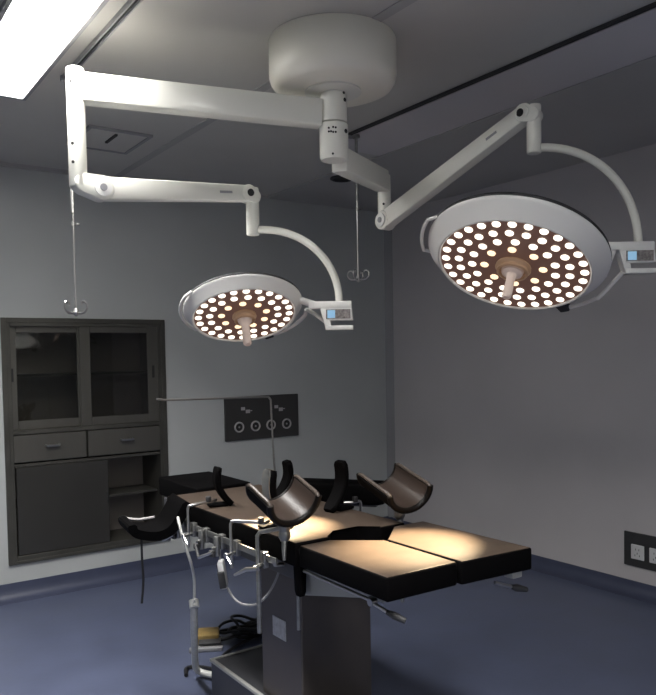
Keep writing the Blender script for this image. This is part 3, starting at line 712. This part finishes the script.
# rail clamps left empty
def loose_clamp(y, s, x, label, lever):
    t = thing('rail_clamp', label, 'clamp', loc=(x, y, .77), group='empty clamps on the left rail')
    bm = bm_new(); clamp(bm, x, y, s); cyl(bm, (x + s * .024, y, .81), (x + s * .024, y, .89), .012, seg=16, bev=.003); put(bm, 'block', STEEL, t)
    bm = bm_new(); box(bm, (x + s * .045 - .008, y - .015, .81), (x + s * .045 + .008, y + .02, .835), bev=.004); put(bm, 'jaw', DGREY, t)
    bm = bm_new(); tube(bm, [(x + s * .03, y, .84), (x + s * .06, y - .02, .832), (x + s * .075, y + lever, .80)], [.005, .006, .007], 10); put(bm, 'lever', CHROME if lever > 0 else DGREY, t)
loose_clamp(3.035, -1, LX, 'steel clamp with a bright lever next to the arm rest on left rail', .05)
loose_clamp(2.80, -1, LX, 'steel clamp with black lever between the first and second body supports', -.08)
loose_clamp(2.66, -1, LX, 'steel clamp with a bright lever just above the hand controller', .06)

# white hose from the rail down to the floor
t = thing('white_hose', 'white hose hanging from the left table rail down to the floor', 'hose', loc=(1.55, 3.40, 0))
bm = bm_new(); tube(bm, [(1.30, 2.99, .86), (1.295, 3.01, .905), (1.29, 2.99, .92), (1.285, 2.955, .88), (1.295, 2.93, .80), (1.32, 2.93, .72), (1.365, 3.00, .62), (1.375, 3.03, .50)], .0065, 10, 6); put(bm, 'thin_tube', HOSE, t)
bm = bm_new(); tube(bm, [(1.375, 3.03, .505), (1.40, 3.09, .40), (1.45, 3.20, .25), (1.51, 3.33, .10), (1.535, 3.37, .05), (1.56, 3.36, .03), (1.60, 3.30, .025), (1.63, 3.22, .024)], [.012] + [.0165] * 36 + [.015] * 6, 14, 6); put(bm, 'sleeve', HOSE, t)
bm = bm_new(); cyl(bm, (1.372, 3.02, .49), (1.378, 3.04, .52), .022, seg=16, bev=.003); tube(bm, [(1.36, 3.0, .52), (1.352, 2.97, .545)], .004, 8); put(bm, 'collar', HOSE, t)

# floor clutter
t = thing('foot_pedal', 'small ochre foot pedal box on the floor behind the white hose', 'pedal', loc=(1.80, 3.75, 0))
fr = M.Translation((1.80, 3.76, 0)) @ M.Rotation(math.radians(-28), 4, 'Z')
bm = bm_new(); box(bm, (-.07, -.07, .012), (.05, .06, .07), bev=.01, mtx=fr); put(bm, 'housing', YEL, t)
bm = bm_new(); box(bm, (-.11, -.135, 0), (.07, -.10, .022), bev=.004, mtx=fr); box(bm, (-.09, -.105, 0), (.06, .07, .013), bev=.003, mtx=fr); put(bm, 'base_plate', PLAS, t)
bm = bm_new(); box(bm, (-.06, -.10, .05), (.06, -.03, .062), bev=.004, mtx=fr @ M.Rotation(math.radians(12), 4, 'X')); put(bm, 'treadle', DGREY, t)
bm = bm_new(); pts = []
for k in range(70):
    a = k * .42; r = .12 + .045 * math.sin(k * .9) + .02 * math.sin(k * .37)
    pts.append((2.035 + r * math.cos(a) * 1.0 + .05 * math.sin(k * .23), 3.72 + r * math.sin(a) * .8 + .03 * math.sin(k * .31), .016 + .05 * abs(math.sin(k * .55)) * (k / 70) + .03 * (k / 70)))
pts = [(1.66, 3.42, .012), (1.72, 3.46, .012), (1.80, 3.56, .012)] + pts + [(2.05, 3.60, .05), (2.12, 3.48, .10), (2.12, 3.42, .06), (2.10, 3.35, .012), (2.0, 3.22, .012)]
tube(bm, pts, .0085, 8, 4)
recenter(tag(put(bm, 'power_cable', CABLE), 'tangled black power cable coiled on the floor behind the table base', 'cable'))
bm = bm_new(); tube(bm, [(1.50, 3.42, .012), (1.54, 3.50, .012), (1.60, 3.47, .012), (1.64, 3.36, .02), (1.66, 3.26, .012), (1.70, 3.18, .012)], .010, 8, 5)
recenter(tag(put(bm, 'short_cable', CABLE), 'short black cable end on the floor at the foot of the white hose', 'cable'))

# ------------------------------------------------------------------ lights
def spot(hm, energy, ang, col, off=.16, tgt=None):
    d = bpy.data.lights.new('lamp_beam', 'SPOT'); d.energy = energy; d.spot_size = math.radians(ang); d.spot_blend = 1; d.shadow_soft_size = .012; d.color = col
    o = bpy.data.objects.new('lamp_beam', d); COL.objects.link(o)
    n = (hm.to_3x3() @ V((0, 0, 1))).normalized(); p = hm @ V((0, 0, off)); n = (V(tgt) - p).normalized()
    o.matrix_world = M.Translation(p) @ n.to_track_quat('-Z', 'Y').to_matrix().to_4x4()
    return o
spot(hm1, 1000, 28, (1, .79, .50), tgt=(1.50, 2.42, T))
spot(hm2, 1000, 29, (1, .79, .50), tgt=(1.665, 1.90, T))

w = bpy.data.worlds.new('world'); bpy.context.scene.world = w; w.use_nodes = True
w.node_tree.nodes['Background'].inputs[0].default_value = (.5, .55, .6, 1); w.node_tree.nodes['Background'].inputs[1].default_value = .05

# ------------------------------------------------------------------ camera
cd = bpy.data.cameras.new('camera'); cam = bpy.data.objects.new('camera', cd); COL.objects.link(cam)
yaw, pit, rol = 0.611614955, -0.0410714784, -0.0172126555
Fw = V((math.sin(yaw) * math.cos(pit), math.cos(yaw) * math.cos(pit), math.sin(pit)))
Rt = V((math.cos(yaw), -math.sin(yaw), 0)); Up = Rt.cross(Fw)
R2 = Rt * math.cos(rol) + Up * math.sin(rol); U2 = Up * math.cos(rol) - Rt * math.sin(rol)
mm = M((R2, U2, -Fw)).transposed().to_4x4(); mm.translation = (0, 0, 1.6); cam.matrix_world = mm
cd.sensor_fit = 'HORIZONTAL'; cd.sensor_width = 36; cd.lens = 742.889 / 656 * 36; cd.shift_y = (386.226 - 347.5) / 656; cd.clip_start = .05
bpy.context.scene.camera = cam
vs = bpy.context.scene.view_settings; vs.view_transform = 'Standard'; vs.look = 'None'; vs.exposure = 0
